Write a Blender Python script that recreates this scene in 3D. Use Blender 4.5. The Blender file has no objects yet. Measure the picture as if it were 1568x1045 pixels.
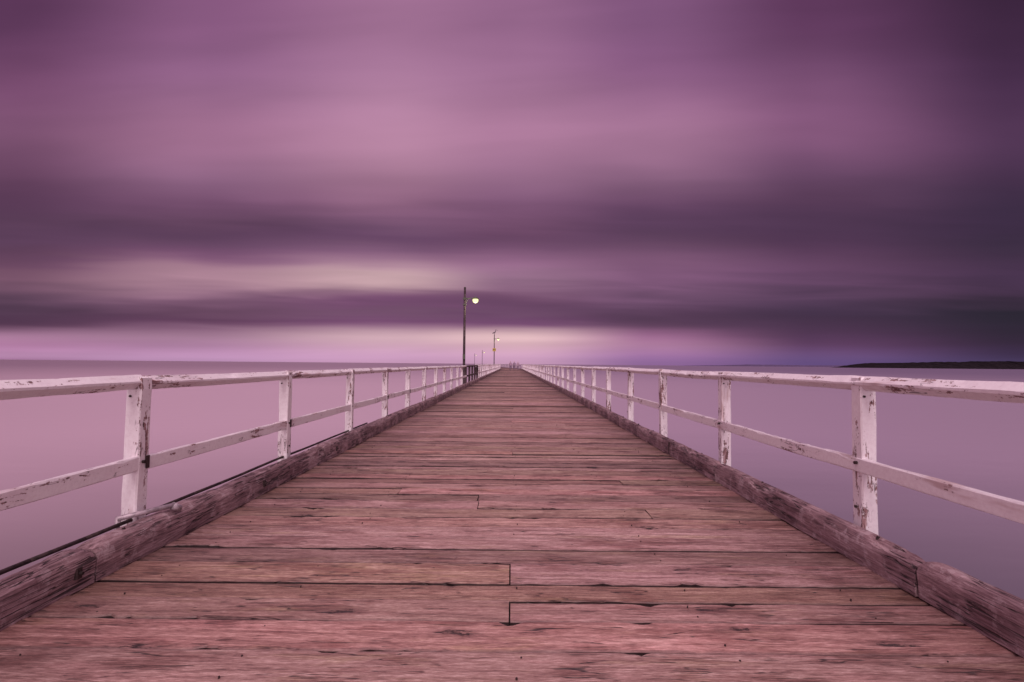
import bpy, bmesh, math, random
from mathutils import Vector, Matrix, noise
random.seed(7)
S=bpy.context.scene
S.view_settings.view_transform='Standard'
S.view_settings.look='None'
S.view_settings.exposure=0
F=784.0; PITCH=math.atan(35/784.0)
H=1.25

def lin(c):
    return tuple(((v/255)/12.92 if v/255<=0.04045 else ((v/255+0.055)/1.055)**2.4) for v in c)

# ------------------------------------------------------------------ node helpers
class NT:
    def __init__(s,nt): s.nt=nt; s.n=nt.nodes; s.l=nt.links
    def link(s,a,b): s.l.new(a,b)
    def put(s,sock,v):
        if hasattr(v,'is_linked') or hasattr(v,'links'): s.link(v,sock)
        elif v is not None: sock.default_value=v
    def math(s,op,a,b=None,c=None,clamp=False):
        n=s.n.new('ShaderNodeMath'); n.operation=op; n.use_clamp=clamp
        s.put(n.inputs[0],a)
        if b is not None: s.put(n.inputs[1],b)
        if c is not None: s.put(n.inputs[2],c)
        return n.outputs[0]
    def vmath(s,op,a,b=None):
        n=s.n.new('ShaderNodeVectorMath'); n.operation=op
        s.put(n.inputs[0],a)
        if b is not None: s.put(n.inputs[1],b)
        return n.outputs['Value'] if op=='LENGTH' else n.outputs[0]
    def scale(s,v,f):
        n=s.n.new('ShaderNodeVectorMath'); n.operation='SCALE'; s.put(n.inputs[0],v); s.put(n.inputs[3],f); return n.outputs[0]
    def mr(s,v,a,b,c=0.0,d=1.0,smooth=True):
        n=s.n.new('ShaderNodeMapRange'); n.interpolation_type='SMOOTHSTEP' if smooth else 'LINEAR'
        s.put(n.inputs[0],v); s.put(n.inputs[1],a); s.put(n.inputs[2],b); s.put(n.inputs[3],c); s.put(n.inputs[4],d)
        return n.outputs[0]
    def mix(s,f,a,b,mode='MIX'):
        n=s.n.new('ShaderNodeMix'); n.data_type='RGBA'; n.blend_type=mode
        s.put(n.inputs[0],f)
        def c(x): return (*x,1) if isinstance(x,tuple) and len(x)==3 else x
        s.put(n.inputs[6],c(a)); s.put(n.inputs[7],c(b))
        return n.outputs[2]
    def noise(s,vec,scale=1,detail=4,rough=.5,dist=0):
        n=s.n.new('ShaderNodeTexNoise'); s.put(n.inputs['Vector'],vec)
        n.inputs['Scale'].default_value=scale; n.inputs['Detail'].default_value=detail
        n.inputs['Roughness'].default_value=rough; n.inputs['Distortion'].default_value=dist
        return n.outputs[0]
    def voro(s,vec,scale=1):
        n=s.n.new('ShaderNodeTexVoronoi'); n.voronoi_dimensions='2D'; s.put(n.inputs['Vector'],vec); n.inputs['Scale'].default_value=scale
        return n.outputs['Distance'],n.outputs['Color']
    def sc(s,vec,x,y,z):
        return s.vmath('MULTIPLY',vec,(x,y,z))
    def comb(s,x,y,z):
        n=s.n.new('ShaderNodeCombineXYZ'); s.put(n.inputs[0],x); s.put(n.inputs[1],y); s.put(n.inputs[2],z); return n.outputs[0]
    def sep(s,v):
        n=s.n.new('ShaderNodeSeparateXYZ'); s.put(n.inputs[0],v); return n.outputs
    def attr(s,name):
        n=s.n.new('ShaderNodeAttribute'); n.attribute_name=name; return n.outputs['Fac']
    def obj(s): return s.n.new('ShaderNodeTexCoord').outputs['Object']
    def ramp(s,f,stops,interp='LINEAR'):
        n=s.n.new('ShaderNodeValToRGB'); cr=n.color_ramp; cr.interpolation=interp
        s.put(n.inputs[0],f)
        while len(cr.elements)<len(stops): cr.elements.new(0.5)
        for i,(p,c) in enumerate(stops):
            cr.elements[i].position=p
        for i,(p,c) in enumerate(stops):
            cr.elements[i].color=(*c,1)
        return n.outputs[0]
def newmat(name):
    m=bpy.data.materials.new(name); m.use_nodes=True
    t=NT(m.node_tree); b=m.node_tree.nodes['Principled BSDF']
    return m,t,b
def bump(t,b,h,strength,dist):
    n=t.n.new('ShaderNodeBump'); n.inputs['Strength'].default_value=strength; n.inputs['Distance'].default_value=dist
    t.put(n.inputs['Height'],h); t.link(n.outputs[0],b.inputs['Normal'])

# ------------------------------------------------------------------ WORLD
w=bpy.data.worlds.new("World"); S.world=w; w.use_nodes=True
T=NT(w.node_tree); T.n.clear()
out=T.n.new('ShaderNodeOutputWorld')
tc=T.n.new('ShaderNodeTexCoord').outputs['Generated']
X,Y,Z=T.sep(tc)[0:3]
aY=T.math('MAXIMUM',T.math('ABSOLUTE',Y),0.2)
u=T.math('DIVIDE',X,aY); v=T.math('DIVIDE',T.math('MAXIMUM',Z,0.0),aY)
uc=T.math('MINIMUM',T.math('MAXIMUM',u,-1.3),1.3)
vl=T.math('POWER',T.math('ADD',v,0.002),0.7)
sv=T.comb(T.math('MULTIPLY',uc,1.5),T.math('ADD',T.math('MULTIPLY',vl,5.0),T.math('MULTIPLY',uc,.5)),0.0)
n1=T.noise(sv,1.0,2,.5,.3)
sv2=T.comb(T.math('ADD',T.math('MULTIPLY',uc,1.7),4.0),T.math('ADD',T.math('MULTIPLY',vl,13.0),T.math('MULTIPLY',uc,-.5)),0.0)
n2=T.noise(sv2,1.0,3,.45,.2)
sv3=T.comb(T.math('ADD',T.math('MULTIPLY',uc,3.2),9.0),T.math('ADD',T.math('MULTIPLY',v,44.0),T.math('MULTIPLY',uc,.8)),2.0)
n3=T.noise(sv3,1.0,2,.45,.4)
low=T.math('MULTIPLY',T.mr(v,.03,.10),T.mr(v,.38,.20))
amp=T.mr(v,0.03,.35,.004,.10)
vd=T.math('ADD',v,T.math('MULTIPLY',T.math('SUBTRACT',n1,.5),amp))
vd=T.math('ADD',vd,T.math('MULTIPLY',T.math('SUBTRACT',n3,.5),T.math('MULTIPLY',low,.04)))
cols=[0,300,600,784,1000,1250,1568]
rows=[557,545,530,515,498,480,455,425,400,375,345,310,270,200,120,40]
tab=[
[(172,124,162),(184,140,178),(196,150,182),(200,154,184),(146,105,156),(98,74,124),(66,52,88)],
[(182,134,172),(194,146,186),(206,158,192),(210,162,192),(160,113,162),(102,73,120),(60,43,77)],
[(172,120,158),(180,132,168),(204,160,182),(220,175,190),(176,124,162),(95,60,100),(50,32,60)],
[(165,118,150),(165,122,150),(205,166,178),(226,186,191),(154,102,140),(80,48,82),(42,27,50)],
[(100,64,92),(116,76,105),(134,90,122),(142,98,128),(98,62,92),(70,43,72),(39,26,47)],
[(84,54,80),(96,60,87),(116,76,106),(112,72,104),(92,59,88),(68,44,71),(38,26,44)],
[(104,70,95),(138,97,122),(130,88,116),(118,77,107),(109,73,103),(88,58,87),(60,38,62)],
[(122,82,105),(176,132,150),(194,158,164),(150,109,136),(127,85,118),(102,66,98),(72,46,75)],
[(102,65,90),(130,88,116),(156,115,138),(148,103,134),(124,83,114),(97,62,92),(70,45,72)],
[(92,59,86),(98,64,92),(114,77,106),(114,75,105),(100,66,94),(86,54,83),(60,40,63)],
[(89,57,83),(101,66,93),(114,77,106),(112,73,102),(92,60,89),(78,50,77),(57,37,61)],
[(89,55,82),(119,79,109),(142,98,126),(132,90,121),(108,72,101),(87,56,83),(59,39,63)],
[(102,64,92),(145,101,132),(167,120,147),(156,110,141),(141,99,129),(109,72,103),(67,43,69)],
[(124,80,111),(160,110,142),(184,133,163),(173,122,154),(167,117,150),(135,88,124),(80,50,80)],
[(120,74,109),(149,101,138),(175,125,159),(163,114,149),(144,96,135),(118,75,111),(73,44,74)],
[(95,56,89),(138,90,129),(162,113,148),(150,103,139),(130,86,125),(98,58,93),(62,36,62)]]
c=None
for i,x in enumerate(cols):
    stops=[]; last=-1
    for r,y in enumerate(rows):
        yy=y-0.009*(x-784)
        vv=math.tan(PITCH+math.atan((522.5-yy)/F))
        vv=max(vv,0.0)
        if vv<=last: vv=last+.002
        last=vv
        stops.append((min(vv,1.0),lin(tab[r][i])))
    col=T.ramp(vd,stops,'CARDINAL')
    if c is None: c=col
    else: c=T.mix(T.mr(uc,(cols[i-1]-784)/F,(x-784)/F),c,col)
mul=T.math('ADD',1.0,T.math('MULTIPLY',T.math('SUBTRACT',n2,.5),T.mr(v,.0,.4,.6,.45)))
mul=T.math('ADD',mul,T.math('MULTIPLY',T.math('SUBTRACT',n3,.5),T.math('MULTIPLY',low,.45)))
c=T.scale(c,mul)
c=T.mix(T.mr(Z,.64,.97),c,(1.27,.86,1.0))
back=T.mr(T.math('MULTIPLY',Y,-1.0),.0,.8)
c=T.mix(T.math('MULTIPLY',back,.9),c,(1.12,.76,.87))
bg=T.n.new('ShaderNodeBackground'); T.link(c,bg.inputs[0]); bg.inputs[1].default_value=0.97
sky=T.n.new('ShaderNodeTexSky'); sky.sky_type='NISHITA'; sky.sun_disc=False
SUN_EL=math.radians(42); sky.sun_elevation=SUN_EL; sky.sun_rotation=math.radians(180)
bg2=T.n.new('ShaderNodeBackground'); T.link(sky.outputs[0],bg2.inputs[0]); bg2.inputs[1].default_value=0.002
add=T.n.new('ShaderNodeAddShader'); T.link(bg.outputs[0],add.inputs[0]); T.link(bg2.outputs[0],add.inputs[1])
T.link(add.outputs[0],out.inputs[0])

ld=bpy.data.lights.new('sun','SUN'); ld.energy=1.5; ld.angle=math.radians(25); ld.color=(1,.85,.87)
lo=bpy.data.objects.new('sun',ld); S.collection.objects.link(lo)
d=Vector((0,math.cos(SUN_EL),-math.sin(SUN_EL)))
lo.rotation_euler=d.to_track_quat('-Z','Y').to_euler(); lo.location=(0,-20,20)

# ------------------------------------------------------------------ mesh helpers
def mesh(name,verts,faces,mats,attrs=None,parent=None,smooth=False,mi=None):
    me=bpy.data.meshes.new(name); me.from_pydata(verts,[],faces)
    if attrs:
        for k,vals in attrs.items():
            a=me.attributes.new(k,'FLOAT','POINT'); a.data.foreach_set('value',vals)
    for m in (mats if isinstance(mats,list) else [mats]): me.materials.append(m)
    if mi: me.polygons.foreach_set('material_index',mi)
    if smooth: me.polygons.foreach_set('use_smooth',[True]*len(me.polygons))
    me.update()
    o=bpy.data.objects.new(name,me); S.collection.objects.link(o)
    if parent: o.parent=parent
    return o
def empty(name,loc=(0,0,0)):
    e=bpy.data.objects.new(name,None); e.location=loc; S.collection.objects.link(e); e.empty_display_size=.3; return e
class MB:
    def __init__(s): s.v=[];s.f=[];s.pid=[];s.edge=[];s.mi=[]
    def loft(s,rings,pid=0.,mi=0,cap=True,edge=None):
        b=len(s.v); n=len(rings[0])
        for r in rings:
            for p in r: s.v.append(tuple(p)); s.pid.append(pid); s.edge.append(0 if edge is None else edge)
        for i in range(len(rings)-1):
            for j in range(n):
                k=(j+1)%n
                s.f.append((b+i*n+j,b+i*n+k,b+(i+1)*n+k,b+(i+1)*n+j)); s.mi.append(mi)
        if cap:
            s.f.append(tuple(b+j for j in reversed(range(n)))); s.mi.append(mi)
            e=b+(len(rings)-1)*n
            s.f.append(tuple(e+j for j in range(n))); s.mi.append(mi)
    def box(s,x0,x1,y0,y1,z0,z1,pid=0.,mi=0):
        bv=min(.006,(x1-x0)/5,(y1-y0)/5)
        r=lambda z,i:[(x0+i,y0+i*0,z),(x1-i,y0+i*0,z),(x1,y0+i,z),(x1,y1-i,z),(x1-i,y1,z),(x0+i,y1,z),(x0,y1-i,z),(x0,y0+i,z)]
        s.loft([r(z0,bv),r(z1,bv)],pid,mi)
    def tube(s,p0,p1,r0,r1=None,n=10,pid=0.,mi=0):
        r1=r0 if r1 is None else r1
        p0=Vector(p0);p1=Vector(p1); d=(p1-p0).normalized()
        a=d.orthogonal().normalized(); b=d.cross(a)
        rg=lambda p,r:[p+a*math.cos(t*2*math.pi/n)*r+b*math.sin(t*2*math.pi/n)*r for t in range(n)]
        s.loft([rg(p0,r0),rg(p1,r1)],pid,mi)
    def out(s,name,mats,parent=None,smooth=False):
        o=mesh(name,s.v,s.f,mats,{'pid':s.pid,'edge':s.edge},parent,smooth,s.mi)
        bm=bmesh.new(); bm.from_mesh(o.data); bmesh.ops.recalc_face_normals(bm,faces=bm.faces); bm.to_mesh(o.data); bm.free()
        return o
def nz(x,y=0,z=0): return noise.noise(Vector((x,y,z)))

# ------------------------------------------------------------------ MATERIALS
def deck_mat():
    m,t,b=newmat('weathered_deck_wood')
    P=t.obj(); pid=t.attr('pid'); edge=t.attr('edge')
    Q=t.vmath('ADD',P,t.comb(t.math('MULTIPLY',pid,17.3),0.0,t.math('MULTIPLY',pid,5.7)))
    g1=t.noise(t.sc(Q,2.2,38,6),1,5,.70,.4)
    g2=t.noise(t.sc(Q,20,150,20),1,3,.8,0)
    g=t.math('ADD',t.math('MULTIPLY',g1,.5),t.math('MULTIPLY',g2,.5))
    col=t.ramp(g,[(.34,(.085,.041,.036)),(.44,(.25,.135,.115)),(.53,(.38,.23,.20)),(.65,(.63,.45,.40))])
    wn=t.n.new('ShaderNodeTexWhiteNoise'); wn.noise_dimensions='1D'; t.link(pid,wn.inputs['W'])
    rc=t.sep(wn.outputs['Color'])
    tone=t.mr(wn.outputs['Value'],0,1,.64,1.30,False)
    col=t.mix(t.mr(rc[1],.5,1.0,0,.8),col,t.mix(1.0,col,(1.0,1.10,.90),'MULTIPLY'))
    col=t.mix(t.mr(rc[0],.5,1.0,0,.9),col,t.mix(1.0,col,(1.0,1.0,1.14),'MULTIPLY'))
    col=t.mix(t.mr(rc[2],.6,1.0,0,.8),col,t.mix(1.0,col,(1.0,.86,.78),'MULTIPLY'))
    blot=t.noise(t.sc(Q,2.0,7.0,1),1,4,.7)
    col=t.mix(t.mr(blot,.46,.66,0,.7),col,t.mix(1.0,col,(.58,.42,.40),'MULTIPLY'))
    bl2=t.noise(t.sc(Q,.9,6.0,2),1.3,4,.7,.3)
    col=t.mix(t.mr(bl2,.54,.68,0,.6),col,t.mix(1.0,col,(.98,1.10,.82),'MULTIPLY'))
    col=t.mix(t.mr(bl2,.48,.34,0,.5),col,t.mix(1.0,col,(1.35,1.3,1.36),'MULTIPLY'))
    col=t.scale(col,tone)
    cr=t.noise(t.sc(Q,1.5,26,4),1,2,.5,.3)
    crk=t.mr(t.math('ABSOLUTE',t.math('SUBTRACT',cr,.5)),.0,.016,1,0)
    crk=t.math('MULTIPLY',crk,t.mr(blot,.50,.56))
    vd_,vc=t.voro(t.sc(Q,1.5,5.5,0),1.0)
    vcs=t.sep(vc)
    vsel=t.mr(vcs[0],.84,.86)
    kn=t.noise(t.sc(Q,9,38,5),1,4,.75)
    gd=t.math('ADD',vd_,t.math('MULTIPLY',t.math('SUBTRACT',kn,.5),.8))
    gd=t.math('ADD',gd,t.math('MULTIPLY',vcs[1],.09))
    hole=t.math('MULTIPLY',t.mr(gd,.06,.11,1,0),vsel)
    halo=t.math('MULTIPLY',t.mr(gd,.08,.36,1,0),vsel)
    col=t.mix(t.math('MULTIPLY',halo,.55),col,(.15,.065,.06))
    eg=t.mr(t.math('ADD',edge,t.math('MULTIPLY',t.math('SUBTRACT',kn,.5),1.1)),.0,.6,1,0)
    col=t.mix(t.math('MULTIPLY',eg,.6),col,(.09,.04,.045))
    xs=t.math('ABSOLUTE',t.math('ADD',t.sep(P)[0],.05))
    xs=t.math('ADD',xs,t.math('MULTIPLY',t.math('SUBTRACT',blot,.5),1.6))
    col=t.mix(t.mr(xs,.9,2.4,0,.68),col,t.mix(1.0,col,(.40,.32,.34),'MULTIPLY'))  # darker toward kerbs: corner light falloff plus edge wear put into the colour
    dark=t.math('MAXIMUM',crk,hole)
    dark2=t.math('MAXIMUM',dark,t.mr(edge,.06,-.12))  # grimy plank sides blackened further: gap shade put into the colour
    col=t.mix(t.math('MULTIPLY',dark2,.92),col,(.020,.010,.011))
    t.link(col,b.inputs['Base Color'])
    t.put(b.inputs['Roughness'],t.mr(g1,.3,.7,.42,.70))
    b.inputs['Specular IOR Level'].default_value=.6
    h=t.math('SUBTRACT',t.math('ADD',t.math('MULTIPLY',g1,.7),t.math('MULTIPLY',g2,.5)),t.math('MULTIPLY',dark,1.2))
    bump(t,b,h,1.0,.007)
    return m
M_deck=deck_mat()
def timber_mat(name,dark,mid,light,axis='y',lichen=.3):
    m,t,b=newmat(name)
    P=t.obj(); pid=t.attr('pid')
    Q=t.vmath('ADD',P,t.comb(t.math('MULTIPLY',pid,3.1),t.math('MULTIPLY',pid,9.7),0.0))
    s=(26,2.2,26) if axis=='y' else (26,26,2.2)
    g1=t.noise(t.sc(Q,*s),1,5,.7,.6)
    g2=t.noise(t.sc(Q,*[k*4 for k in s]),1,3,.7)
    g=t.math('ADD',t.math('MULTIPLY',g1,.6),t.math('MULTIPLY',g2,.4))
    col=t.ramp(g,[(.34,dark),(.50,mid),(.66,light)])
    l=t.noise(Q,11,5,.7); l2=t.noise(Q,2.2,3,.6)
    col=t.mix(t.math('MULTIPLY',t.mr(l,.53,.62),lichen),col,(.62,.50,.52))
    col=t.mix(t.mr(l2,.42,.60,0,.65),col,t.mix(1.0,col,(.50,.41,.45),'MULTIPLY'))
    ck=t.noise(t.sc(Q,s[0]*1.3,s[1]*.8,s[2]*1.3),1,2,.5,.3)
    crk=t.math('MULTIPLY',t.mr(t.math('ABSOLUTE',t.math('SUBTRACT',ck,.5)),0,.03,1,0),t.mr(l2,.4,.5))
    col=t.mix(t.math('MULTIPLY',crk,.9),col,(.02,.01,.012))
    t.link(col,b.inputs['Base Color']); b.inputs['Roughness'].default_value=.75
    bump(t,b,t.math('SUBTRACT',t.math('ADD',g1,t.math('MULTIPLY',l,.6)),crk),1.0,.014)
    return m
M_kerb=timber_mat('kerb_timber',(.09,.048,.056),(.30,.185,.20),(.50,.355,.375),'y',.4)
M_sub=timber_mat('pile_timber',(.03,.02,.02),(.09,.06,.055),(.15,.11,.10),'z',.1)
M_darkrail=timber_mat('unpainted_timber',(.03,.018,.022),(.08,.05,.055),(.15,.10,.10),'z',.1)
def paint_mat(name,axis,thr):
    m,t,b=newmat(name)
    P=t.obj(); pid=t.attr('pid')
    Q=t.vmath('ADD',P,t.comb(t.math('MULTIPLY',pid,2.3),t.math('MULTIPLY',pid,7.7),t.math('MULTIPLY',pid,4.1)))
    s=(22,3.2,22) if axis=='y' else (22,22,3.2)
    big=t.noise(Q,1.9,3,.6)
    fl=t.noise(t.sc(Q,*s),1,6,.7,.5)
    fl2=t.noise(Q,38,4,.7)
    f=t.math('ADD',t.math('ADD',t.math('MULTIPLY',fl,.6),t.math('MULTIPLY',big,.32)),t.math('MULTIPLY',fl2,.22))
    ex=t.attr('edge')
    f=t.math('ADD',f,t.math('MULTIPLY',ex,.025))
    peel=t.mr(f,thr,thr+.012)
    under=t.ramp(t.noise(t.sc(Q,s[0]*3,s[1]*3,s[2]*3),1,3,.6),[(.35,(.10,.045,.045)),(.52,(.32,.18,.18)),(.68,(.52,.37,.38))])
    paint=t.mix(t.mr(fl2,.38,.68,0,.4),(.90,.85,.875),(.74,.64,.69))
    paint=t.mix(t.mr(big,.48,.7,0,.45),paint,(.72,.58,.64))
    st=t.noise(t.sc(Q,9,9 if axis!='y' else 1.5,1.5 if axis!='y' else 9),1,3,.65)
    paint=t.mix(t.mr(st,.57,.72,0,.6),paint,(.45,.28,.26))
    crk=t.math('MULTIPLY',t.mr(t.math('ABSOLUTE',t.math('SUBTRACT',st,.5)),0,.012,1,0),t.mr(big,.50,.58))
    col=t.mix(peel,paint,under)
    col=t.mix(t.math('MULTIPLY',crk,.75),col,(.05,.025,.03))
    t.link(col,b.inputs['Base Color']); t.put(b.inputs['Roughness'],t.math('ADD',.45,t.math('MULTIPLY',peel,.4)))
    bump(t,b,t.math('SUBTRACT',t.math('MULTIPLY',fl2,.3),peel),.7,.003)
    return m
M_rail=paint_mat('peeling_white_paint_rail','y',.650); M_post=paint_mat('peeling_white_paint_post','z',.626)
def simple(name,col,rough=.5,metal=0.,var=.3,emit=None,es=0):
    m,t,b=newmat(name)
    n=t.noise(t.obj(),25,4,.65)
    c=t.mix(t.mr(n,.4,.65),col,tuple(k*(1-var) for k in col))
    t.link(c,b.inputs['Base Color']); b.inputs['Roughness'].default_value=rough; b.inputs['Metallic'].default_value=metal
    if emit: b.inputs['Emission Color'].default_value=(*emit,1); b.inputs['Emission Strength'].default_value=es
    return m
M_iron=simple('rusty_iron',(.06,.035,.035),.7,.3,.6)
M_pipe=simple('galvanised_pipe',(.50,.42,.46),.45,.3,.4)
M_nail=simple('nail_head',(.06,.035,.035),.6,.4,.4)

# ------------------------------------------------------------------ PIER
pier=empty('wooden_pier')
XL,XR=-2.49,2.325
BEND_Y=112.0; BEND=math.radians(6.5)
def bendpt(p):
    x,y,z=p
    if y<=BEND_Y: return p
    d=y-BEND_Y; k=BEND*min(1,d/18)
    return (x-d*math.tan(k), y, z)
mb=MB()
ys=[.55,.80,1.03,1.27,1.51,1.77,2.03,2.295,2.55,2.77,2.97,3.27,3.52,3.76,4.0,4.24,4.5,4.74]
while ys[-1]<255: ys.append(ys[-1]+random.uniform(.195,.275)*(1 if ys[-1]<112 else 2))
nails=MB()
for i in range(len(ys)-1):
    y0,y1=ys[i],ys[i+1]; near=y0<14
    gap=random.choice([.008,.010,.012,.015,.018])+random.uniform(-.002,.002)
    if y0>7: gap*=.85
    if abs(y0-6.0)<.13: gap=.034
    js=[]
    if 2.5<y0<2.6 or 2.9<y0<3.0: js=[0.0]
    elif random.random()<.22: js=[random.choice([-1.1,0,.02,1.15,-.3])+random.uniform(-.03,.03)]
    xs=[XL]+js+[XR]
    for k in range(len(xs)-1):
        xa=xs[k]+(.004 if k else 0); xb=xs[k+1]-(.004 if k<len(xs)-2 else 0)
        pid=random.uniform(0,100)
        nx=max(4,int((xb-xa)/.025)) if near else (14 if y0<40 else 3)
        ts=[0,0,0,.03,.10,.35,.65,.90,.97,1,1,1] if near else [0,0,.001,.06,.5,.94,.999,1,1]
        dz=random.uniform(-.007,.006); tilt=random.uniform(-.006,.006); cup=random.uniform(-.005,.003)
        sag=random.uniform(-.006,.006); skew=random.uniform(-.006,.006)
        b=len(mb.v); nt=len(ts)
        for a in range(nx+1):
            x=xa+(xb-xa)*a/nx
            wa=nz(x*1.6,pid)*.006+nz(x*9,pid)*.003+nz(x*25,pid)*.0015+skew*x/2.4
            wb=nz(x*1.6,pid+50)*.006+nz(x*9,pid+50)*.003+nz(x*25,pid+50)*.0015+skew*x/2.4
            ca=max(0,nz(x*4.5,pid+9)-.36)*.06*(1+2*nz(x*20,pid)); cb=max(0,nz(x*4.5,pid+29)-.36)*.06*(1+2*nz(x*20,pid+4))
            for j,tt in enumerate(ts):
                yy=(y0+gap/2+wa+ca)*(1-tt)+(y1-gap/2+wb-cb)*tt
                z=dz+tilt*(tt*2-1)+cup*(1-(2*tt-1)**2)+nz(x*.8,pid)*.003+sag*((x-xa)/(xb-xa)-.5)
                e=min(tt,1-tt)
                if near:
                    z+=nz(x*2,tt*5,pid)*.003
                    if e==0: z-=.006+.005*abs(nz(x*7,pid+3))
                    elif e<.04: z-=.0015
                ed=min(1,e/.12) if near else min(1,e*12)
                if near and j in (1,nt-2): z-=.003; ed=-.2
                if not near and j in (1,nt-2): z-=.004; ed=-.2
                if j==0 or j==nt-1: z-=.075; ed=-1.0
                mb.v.append(bendpt((x,yy,z))); mb.pid.append(pid); mb.edge.append(ed)
        for a in range(nx):
            for j in range(nt-1):
                q=b+a*nt+j
                mb.f.append((q,q+nt,q+nt+1,q+1)); mb.mi.append(0)
        mb.f.append(tuple(b+j for j in range(nt))); mb.mi.append(0)
        mb.f.append(tuple(b+nx*nt+j for j in reversed(range(nt)))); mb.mi.append(0)
    if y0<13:
        for nxp in (-2.05,-1.15,.03,.95,1.85):
            for q in (.25,.75):
                if random.random()<.45:
                    cx=nxp+random.uniform(-.03,.03); cy=y0+(y1-y0)*q+random.uniform(-.01,.01)
                    r=random.uniform(.003,.005)
                    nails.tube((cx,cy,-.01),(cx,cy,.0035),r,r*.9,8)
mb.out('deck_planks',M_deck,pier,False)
nails.out('nails',M_nail,pier)

def kerb(side):
    K=MB()
    xi,xo=(-2.335,-2.492) if side<0 else (2.21,2.328)
    y=.3; random.seed(11 if side<0 else 23)
    while y<112:
        L=random.uniform(2.6,4.6) if not(y<.5) else (2.65 if side<0 else 2.55)
        y2=y+L; off=random.uniform(-.012,.012); dz=random.uniform(-.016,.010)
        pid=random.uniform(0,50); step=.04 if y<16 else (.25 if y<45 else 1.0)
        n=int((y2-y-.012)/step)+1
        rings=[]
        prof=[(0,0),(-.0,.35),(.01,.7),(.06,.88),(.16,.975),(.35,1.0),(.6,1.01),(.84,.98),(.95,.89),(1,.7),(1,0)]
        kh=.20
        for a in range(n+1):
            yy=y+(L-.012)*a/n
            endf=min(1,min(a,n-a)*step/.06) if step<.1 else 1
            r=[]
            for (px,pz) in prof:
                x=xi+(xo-xi)*px+off; z=.002+kh*pz+dz*(pz>0)
                dn=nz(px*3+pid,yy*2.2,pz*2)*.018+nz(px*8+pid,yy*9,pz*6)*.009
                ch=max(0,nz(pid+7,yy*1.9,px*3)-.24)*.14
                if pz>.3:
                    x+=dn*(-1 if side<0 else 1)*(1 if px<.5 else -1)*.8
                    z+=dn*.8-ch*(pz>.6) - (1-endf)*.02*(pz>.8)
                r.append((x,yy,z))
            rings.append(r)
        K.loft(rings,pid)
        y=y2
    nm='kerb_left' if side<0 else 'kerb_right'
    o=K.out(nm,M_kerb,pier,True)
    try:
        bpy.context.view_layer.objects.active=o; o.select_set(True); bpy.ops.object.shade_smooth_by_angle(angle=math.radians(35)); o.select_set(False)
    except Exception as e: print(e)
kerb(-1); kerb(1)
K=MB()
for x0,x1 in ((-2.49,-2.33),(2.21,2.325)):
    yy=112
    while yy<254:
        K.loft([[bendpt(p) for p in ((x0,q,0),(x1,q,0),(x1,q,.2),(x0,q,.2))] for q in (yy,yy+5)],3.,cap=False); yy+=5
K.out('kerb_far',M_kerb,pier)
random.seed(5)
I=MB()
for side,xc,xin in ((-1,-2.415,-2.333),(1,2.27,2.208)):
    y=1.9
    while y<22:
        I.tube((xc+random.uniform(-.02,.02),y,.17),(xc,y,.208),.011,.009,8)
        y+=random.uniform(.9,1.5)
for y in (2.82,4.9,6.9):
    I.box(-2.345,-2.322,y-.02,y+.02,.07,.13); I.tube((-2.33,y,.10),(-2.305,y,.10),.009,n=8)
for y in (7.2,):
    I.box(2.196,2.212,y-.012,y+.012,.02,.18)
I.out('kerb_bolts',M_iron,pier)
Pp=MB()
pts=[Vector((-2.535+.006*nz(k*.4),.3+k*.35,.190+.01*nz(k*.3,5))) for k in range(26)]
for a,b2 in zip(pts[:-1],pts[1:]): Pp.tube(a,b2,.013,n=8,mi=0)
Pp.tube((-2.545,3.36,.225),(-2.36,3.64,.240),.017,n=10,mi=1); Pp.tube((-2.365,3.63,.240),(-2.345,3.68,.205),.024,n=10,mi=1)
Pp.tube((-2.545,3.37,.235),(-2.55,3.36,.02),.016,n=10,mi=1)
Pp.out('conduit_pipe',[M_iron,M_pipe],pier,True)
U=MB()
for x in (-2.2,-1.1,0,1.05,2.05): U.box(x-.09,x+.09,.3,112,-.36,-.085)
y=1.0
while y<250:
    cx=bendpt((0,y,0))[0]
    U.box(cx-2.45,cx+2.3,y-.15,y+.15,-.68,-.37)
    for x in (-1.9,0,1.8):
        U.tube((cx+x,y,-.68),(cx+x*1.12,y,-6.0),.17,.2,12)
    y+=6.84
U.out('piles_and_beams',M_sub,pier)

# ------------------------------------------------------------------ RAILINGS
def prof_beam(M,x,z,hw,hh,y0,y1,diamond,pid,step,mi=0,sagv=0,edge=0.):
    n=max(1,int((y1-y0)/step)); rings=[]
    for a in range(n+1):
        y=y0+(y1-y0)*a/n
        s=-sagv*4*(a/n)*(1-a/n)
        if diamond:
            c=.007
            base=[(-hw,-c),(-hw,c),(-c,hh),(c,hh),(hw,c),(hw,-c),(c,-hh),(-c,-hh)]
        else:
            c=.006
            base=[(-hw,-hh+c),(-hw,hh-c),(-hw+c,hh),(hw-c,hh),(hw,hh-c),(hw,-hh+c),(hw-c,-hh),(-hw+c,-hh)]
        r=[]
        for q,(dx,dz) in enumerate(base):
            w_=nz(q*1.7+pid,y*3)*.004+nz(q*3.1+pid,y*14)*.002 if step<.2 else 0
            ch=-max(0,nz(y*5,pid+q)-.30)*.06 if (step<.2 and dz>0) else 0
            r.append(bendpt((x+dx*(1+w_*6),y,z+s+dz+w_+ch)))
        rings.append(r)
    M.loft(rings,pid,mi,edge=edge)
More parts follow.
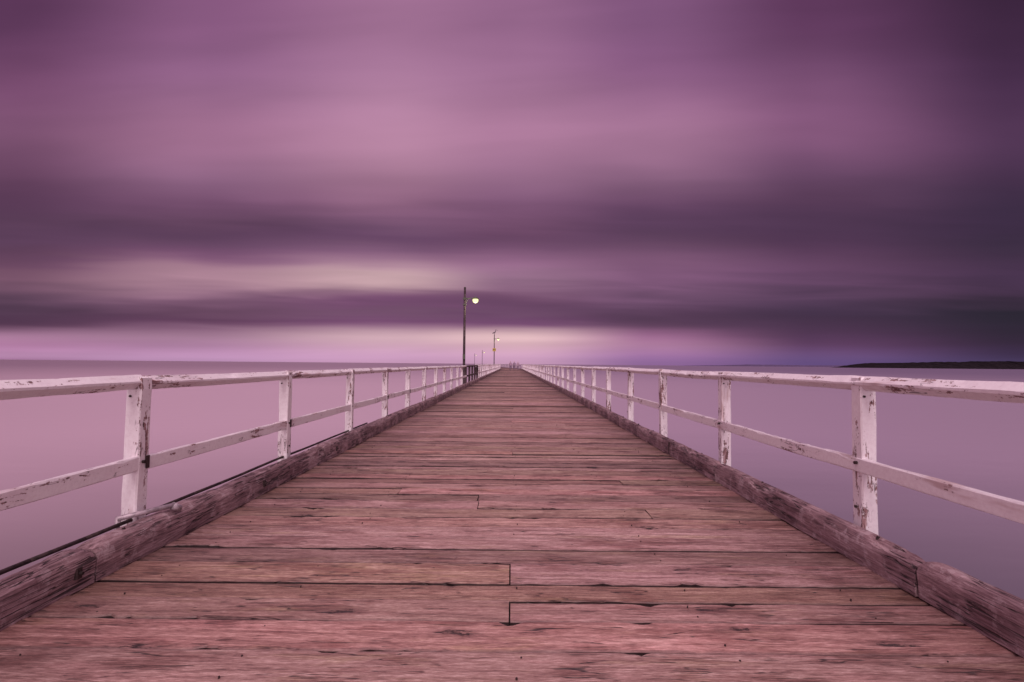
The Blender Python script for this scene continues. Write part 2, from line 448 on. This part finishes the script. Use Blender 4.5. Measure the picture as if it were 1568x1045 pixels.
def railing(name,side,x,ztop,zmid,y_first,s=2.278,dark=None):
    root=empty(name)
    R=MB(); Q=MB(); B=MB(); D=MB()
    random.seed(3 if side<0 else 4)
    hh=.048
    posts=[y_first+s*k for k in range(-2,int((250-y_first)/s))]
    isdark=lambda y: dark and dark[0]<=y<=dark[1]
    inn=-side
    for k,y in enumerate(posts):
        if y>112 and k%2: continue
        pid=random.uniform(0,60); lx=random.uniform(-.008,.008); near=y<20
        w_=.052; yy=y
        M=D if isdark(y) else Q
        zt=ztop-.045+random.uniform(-.003,.003)
        if isdark(y): zt+=.02; w_=.056
        zb=-.34
        zs=[zb+(zt-.05-zb)*q/(12 if near else 1) for q in range((12 if near else 1)+1)]
        rings=[]
        ln=random.uniform(-.008,.008)
        for z in zs:
            c=.007
            base=[(-w_+c,-w_),(w_-c,-w_),(w_,-w_+c),(w_,w_-c),(w_-c,w_),(-w_+c,w_),(-w_,w_-c),(-w_,-w_+c)]
            rings.append([bendpt((x+lx+ln*z+dx+(nz(q+pid,z*4)*.005),yy+dy+(nz(q+pid+9,z*4)*.005),z)) for q,(dx,dy) in enumerate(base)])
        M.loft(rings,pid,cap=True)
        z0=zt-.05
        for sg in (-1,1):
            xa=x+lx+ln*zt+sg*w_
            e=[(xa,z0+.0005),(xa-sg*w_*.98,z0+.0005),(xa-sg*.022,zt+.030+random.uniform(-.006,.010)),(xa-sg*.004,zt+.026)]
            M.loft([[bendpt((p[0],yy-w_+.003,p[1])) for p in e],[bendpt((p[0],yy+w_-.003,p[1])) for p in e]],pid,edge=1.)
        if near or y<40:
            xf=x+inn*(w_+.0)
            B.tube((xf-inn*.002,y-.012,zmid+.01),(xf+inn*.016,y-.012,zmid+.01),.012,n=6)
            if side<0:
                B.box(min(xf+inn*.001,xf+inn*.009),max(xf+inn*.001,xf+inn*.009),y+.012,y+.045,zmid-.04,zmid+.045)
            if random.random()<.6:
                B.tube((xf-inn*.002,y,.31),(xf+inn*.01,y,.31),.010,n=6)
            B.tube((x-.02,y-w_-.008,ztop-.14),(x-.02,y-w_+.003,ztop-.14),.008,n=6)
    for k in range(0,len(posts)-1):
        y0,y1=posts[k],posts[k+1]
        step=.06 if y0<14 else (.5 if y0<40 else 3)
        pid=random.uniform(0,60) if k%2==0 else pid
        zoff=random.uniform(-.006,.006)
        M=D if isdark(y0) and isdark(y1) else R
        prof_beam(M,x,ztop-hh+zoff,hh,hh,y0+(.002 if k%2==0 else -.0),y1-(.002 if k%2 else 0),True,pid,step,sagv=random.uniform(0,.010),edge=.8)
        prof_beam(M,x+inn*.028,zmid+zoff,.022,.047,y0+.001,y1-.001,False,pid+5,step,sagv=random.uniform(0,.010),edge=0.)
    R.out('rails',M_rail,root); Q.out('posts',M_post,root); B.out('bolts',M_iron,root)
    if D.v: D.out('unpainted_section',M_darkrail,root)
    return root
railing('wooden_railing',-1,-2.55,1.150,.555,3.52,dark=(27.5,39))
railing('wooden_railing',1,2.385,1.192,.595,3.50)

# ------------------------------------------------------------------ WATER
m,t,b=newmat('sea_water')
P=t.obj()
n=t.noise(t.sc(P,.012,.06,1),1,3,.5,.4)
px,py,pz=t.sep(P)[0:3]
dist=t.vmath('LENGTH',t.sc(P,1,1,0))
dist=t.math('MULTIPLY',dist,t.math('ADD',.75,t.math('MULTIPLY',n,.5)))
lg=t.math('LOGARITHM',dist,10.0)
far_sheen=t.mr(lg,.98,1.72)            # brighter with distance: sky-reflection gradient put into the albedo
horizon_dim=t.mr(lg,2.0,2.9)  # reflection dims again toward the horizon, also put into the colour
cL=t.mix(horizon_dim,t.mix(far_sheen,(.10,.076,.085),(.55,.40,.485)),(.28,.195,.26))
cR=t.mix(horizon_dim,t.mix(far_sheen,(.080,.074,.098),(.38,.285,.385)),(.20,.15,.24))
col=t.mix(t.mr(t.math('DIVIDE',px,t.math('MAXIMUM',dist,1.0)),-.6,.6),cL,cR)  # left brighter, right bluer: sky reflection painted into the base colour
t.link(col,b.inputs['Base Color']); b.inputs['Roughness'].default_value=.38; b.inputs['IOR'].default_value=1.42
bump(t,b,t.noise(t.sc(P,.25,.6,1),1,2,.5),.08,.5)
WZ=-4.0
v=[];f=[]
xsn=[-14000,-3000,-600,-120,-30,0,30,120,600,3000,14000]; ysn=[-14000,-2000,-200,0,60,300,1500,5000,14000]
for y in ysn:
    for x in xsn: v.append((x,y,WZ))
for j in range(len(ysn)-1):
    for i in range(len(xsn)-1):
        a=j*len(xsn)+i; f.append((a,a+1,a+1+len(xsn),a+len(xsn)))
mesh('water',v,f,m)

# ------------------------------------------------------------------ ISLAND + HILLS
def landstrip(name,x0,x1,y,depth,hfun,col,n=260):
    m,t,b=newmat(name+'_foliage')
    nn=t.noise(t.sc(t.obj(),.03,.03,.08),1,4,.7)
    t.link(t.mix(t.mr(nn,.35,.65),col,tuple(k*.5 for k in col)),b.inputs['Base Color']); b.inputs['Roughness'].default_value=.95
    b.inputs['Specular IOR Level'].default_value=0.1
    v=[];f=[]; rws=[(0,0),(.12,.55),(.3,.95),(.5,1),(.75,.8),(1,0)]
    for i in range(n+1):
        x=x0+(x1-x0)*i/n; h=hfun(i/n,x)
        for q,(d,k) in enumerate(rws):
            v.append((x,y+depth*d,WZ+h*k*(1+.15*nz(x*.05,q))-.3*(k==0)))
    m2=len(rws)
    for i in range(n):
        for q in range(m2-1):
            a=i*m2+q; f.append((a,a+m2,a+m2+1,a+1))
    return mesh(name,v,f,m,smooth=False)
def hi(t_,x):
    e=min(1,t_/.05); e2=min(1,t_/.4)
    return (24*e**.7+20*e2)*(1+.10*nz(x*.012)+.16*nz(x*.05)+.14*nz(x*.16))*(1 if t_>0 else 0)+1
landstrip('island',2105,4300,3000,420,hi,(.014,.010,.014),520)
landstrip('distant_hills',2450,5200,7200,600,lambda t_,x:24*min(1,t_*3)*min(1,(1-t_)*9)*(1+.5*nz(x*.0015)+.12*nz(x*.01)),(.14,.10,.20),200)  # hill colour lightened: distance haze put into the base colour

# ------------------------------------------------------------------ STREET LAMPS
M_pole=timber_mat('lamp_pole_timber',(.03,.02,.025),(.075,.05,.055),(.13,.09,.09),'z',.1)
M_steel=simple('painted_steel',(.10,.11,.08),.5,.3,.3)
M_glow=simple('lamp_lens',(.04,.04,.03),.3,0,.05,(1.0,.95,.42),1.5)
def lamp(x,y,h,arm=.55,light=120,tr=.075):
    root=empty('street_lamp',(x,y,0))
    L=MB()
    L.tube((0,0,-1.0),(0,0,h),tr*1.1,tr*.85,12,mi=0)
    L.tube((0,0,h),(0,0,h+.03),tr*.95,tr*.6,12,mi=1)
    za=h-.66
    L.tube((0,0,za),(arm,-.02,za+.04),.026,mi=1)
    L.tube((0,0,za-.34),(arm*.38,-.01,za+.0),.016,mi=1)
    L.box(-.10,.10,-.10,.10,za-.40,za-.32,mi=1); L.box(-.10,.10,-.10,.10,za-.06,za+.06,mi=1)
    L.box(-.07,.07,-.16,-.09,1.5,1.8,mi=1)
    cx=arm+.08; z1=za+.03
    def el(rx,ry,z,n=16): return [(cx+math.cos(a*2*math.pi/n)*rx,-.02+math.sin(a*2*math.pi/n)*ry,z) for a in range(n)]
    L.loft([el(.05,.05,z1+.09),el(.12,.12,z1+.05),el(.19,.19,z1-.03),el(.20,.20,z1-.055)],mi=1)
    L.loft([el(.15,.15,z1-.056),el(.17,.17,z1-.11),el(.16,.16,z1-.18),el(.12,.12,z1-.25),el(.05,.05,z1-.285)],mi=2)
    L.out('lamp_post_body',[M_pole,M_steel,M_glow],root,False)
    if light:
        l=bpy.data.lights.new('lamp_bulb','POINT'); l.energy=light; l.color=(1,.9,.55); l.shadow_soft_size=.15
        lo=bpy.data.objects.new('lamp_bulb',l); lo.location=(cx,-.02,z1-.50); S.collection.objects.link(lo); lo.parent=root
    return root
lamp(-2.80,30.0,5.72,light=40)
lamp(-2.80,81.0,5.85,light=40)
lamp(-9.6,166.0,5.6,light=0)
lamp(-16.0,220.0,5.6,light=0)

sg=empty('warning_sign',(-2.80,80.86,3.45))
G=MB(); G.box(-.26,.26,-.02,.0,-.24,.24,mi=0); G.box(-.22,.22,-.026,-.0215,-.05,.05,mi=1); G.box(-.13,.13,.0,.045,-.02,.02,mi=2); G.box(-.13,.13,.0,.045,.12,.16,mi=2)
G.out('sign_panel',[simple('yellow_sign',(.55,.42,.08),.4),simple('sign_lettering',(.04,.03,.03),.5),M_iron],sg)

# ------------------------------------------------------------------ FIGURES (skin)
def skinned(name,chain,edges,mat,parent,sub=2,root=0):
    me=bpy.data.meshes.new(name); me.from_pydata([c[0] for c in chain],edges,[]); me.materials.append(mat)
    o=bpy.data.objects.new(name,me); S.collection.objects.link(o); o.parent=parent
    md=o.modifiers.new('skin','SKIN'); md.use_smooth_shade=True
    for i,c in enumerate(chain):
        sv=me.skin_vertices[0].data[i]; r=c[1]; sv.radius=r if isinstance(r,tuple) else (r,r); sv.use_root=(i==root)
    s2=o.modifiers.new('sub','SUBSURF'); s2.levels=sub; s2.render_levels=sub
    return o
def person(loc,rot,shirt,trouser,hair,step=.12,h=1.0):
    root=empty('person',loc); root.rotation_euler=(0,0,rot); root.scale=(h,h,h)
    m,t,b=newmat('clothing_and_skin'); z=t.sep(t.obj())[2]
    c=t.ramp(t.math('DIVIDE',z,1.8),[(0,(.03,.025,.03)),(.05,trouser),(.53,shirt),(.845,(.45,.27,.22)),(.955,hair)],'CONSTANT')
    t.link(c,b.inputs['Base Color']); b.inputs['Roughness'].default_value=.8
    ch=[((0,0,.95),(.15,.11)),((0,0,1.12),(.135,.10)),((0,0,1.32),(.165,.11)),((0,0,1.45),(.10,.08)),((0,.01,1.53),(.055,.055)),((0,.015,1.62),(.085,.095)),((0,.01,1.72),(.075,.09)),
        ((-.19,0,1.41),.06),((-.235,.01,1.14),.048),((-.24,.09,.90),.036),((-.235,.12,.80),(.022,.04)),
        ((.19,0,1.41),.06),((.235,-.02,1.14),.048),((.24,.03,.90),.036),((.235,.06,.80),(.022,.04)),
        ((-.09,step*.4,.86),.09),((-.095,step,.50),.062),((-.095,step*.8,.08),.042),((-.10,step*.8+.14,.035),(.042,.03)),
        ((.09,-step*.4,.86),.09),((.095,-step*.3,.50),.062),((.095,-step*1.6,.10),.042),((.10,-step*1.6+.14,.035),(.042,.03)),
        ((0,.115,1.60),.014)]
    ed=[(0,1),(1,2),(2,3),(3,4),(4,5),(5,6),(2,7),(7,8),(8,9),(9,10),(2,11),(11,12),(12,13),(13,14),(0,15),(15,16),(16,17),(17,18),(0,19),(19,20),(20,21),(21,22),(5,23)]
    skinned('body',ch,ed,m,root); return root
person((-.25,92,0.01),math.radians(175),(.36,.24,.33),(.20,.14,.20),(.12,.07,.07))
person((.45,95,0.01),math.radians(10),(.26,.18,.26),(.18,.13,.18),(.10,.07,.07),.2,1.0)
person((1.15,97,0.01),math.radians(190),(.40,.28,.36),(.22,.16,.22),(.14,.09,.08),.05,.97)

pl=empty('pelican',(-2.80,81,5.88)); pl.rotation_euler=(0,0,math.radians(-90))
mpl=simple('pelican_plumage',(.16,.13,.15),.8,0,.5)
ch=[((0,0,.30),(.13,.15)),((0,-.17,.24),(.09,.09)),((0,-.34,.17),(.03,.05)),((0,.14,.40),(.09,.09)),((0,.20,.52),(.045,.045)),((0,.15,.66),(.04,.04)),((0,.20,.76),(.055,.06)),((0,.34,.70),(.022,.028)),((0,.56,.60),(.010,.010)),
    ((.06,.02,.12),.022),((.06,.03,.02),.014),((.07,.10,.01),.016),((-.06,.02,.12),.022),((-.06,.03,.02),.014),((-.07,.10,.01),.016)]
skinned('body',ch,[(0,1),(1,2),(0,3),(3,4),(4,5),(5,6),(6,7),(7,8),(0,9),(9,10),(10,11),(0,12),(12,13),(13,14)],mpl,pl)

# ------------------------------------------------------------------ CAMERA
cd=bpy.data.cameras.new('camera'); cd.sensor_width=36; cd.lens=18; cd.clip_start=.05; cd.clip_end=40000
co=bpy.data.objects.new('camera',cd); S.collection.objects.link(co); S.camera=co
co.matrix_world=Matrix.Translation((0,0,H))@Matrix.Rotation(math.radians(90)+PITCH,4,'X')@Matrix.Rotation(.0089,4,'Z')
print('verts',sum(len(o.data.vertices) for o in bpy.data.objects if o.type=='MESH'))
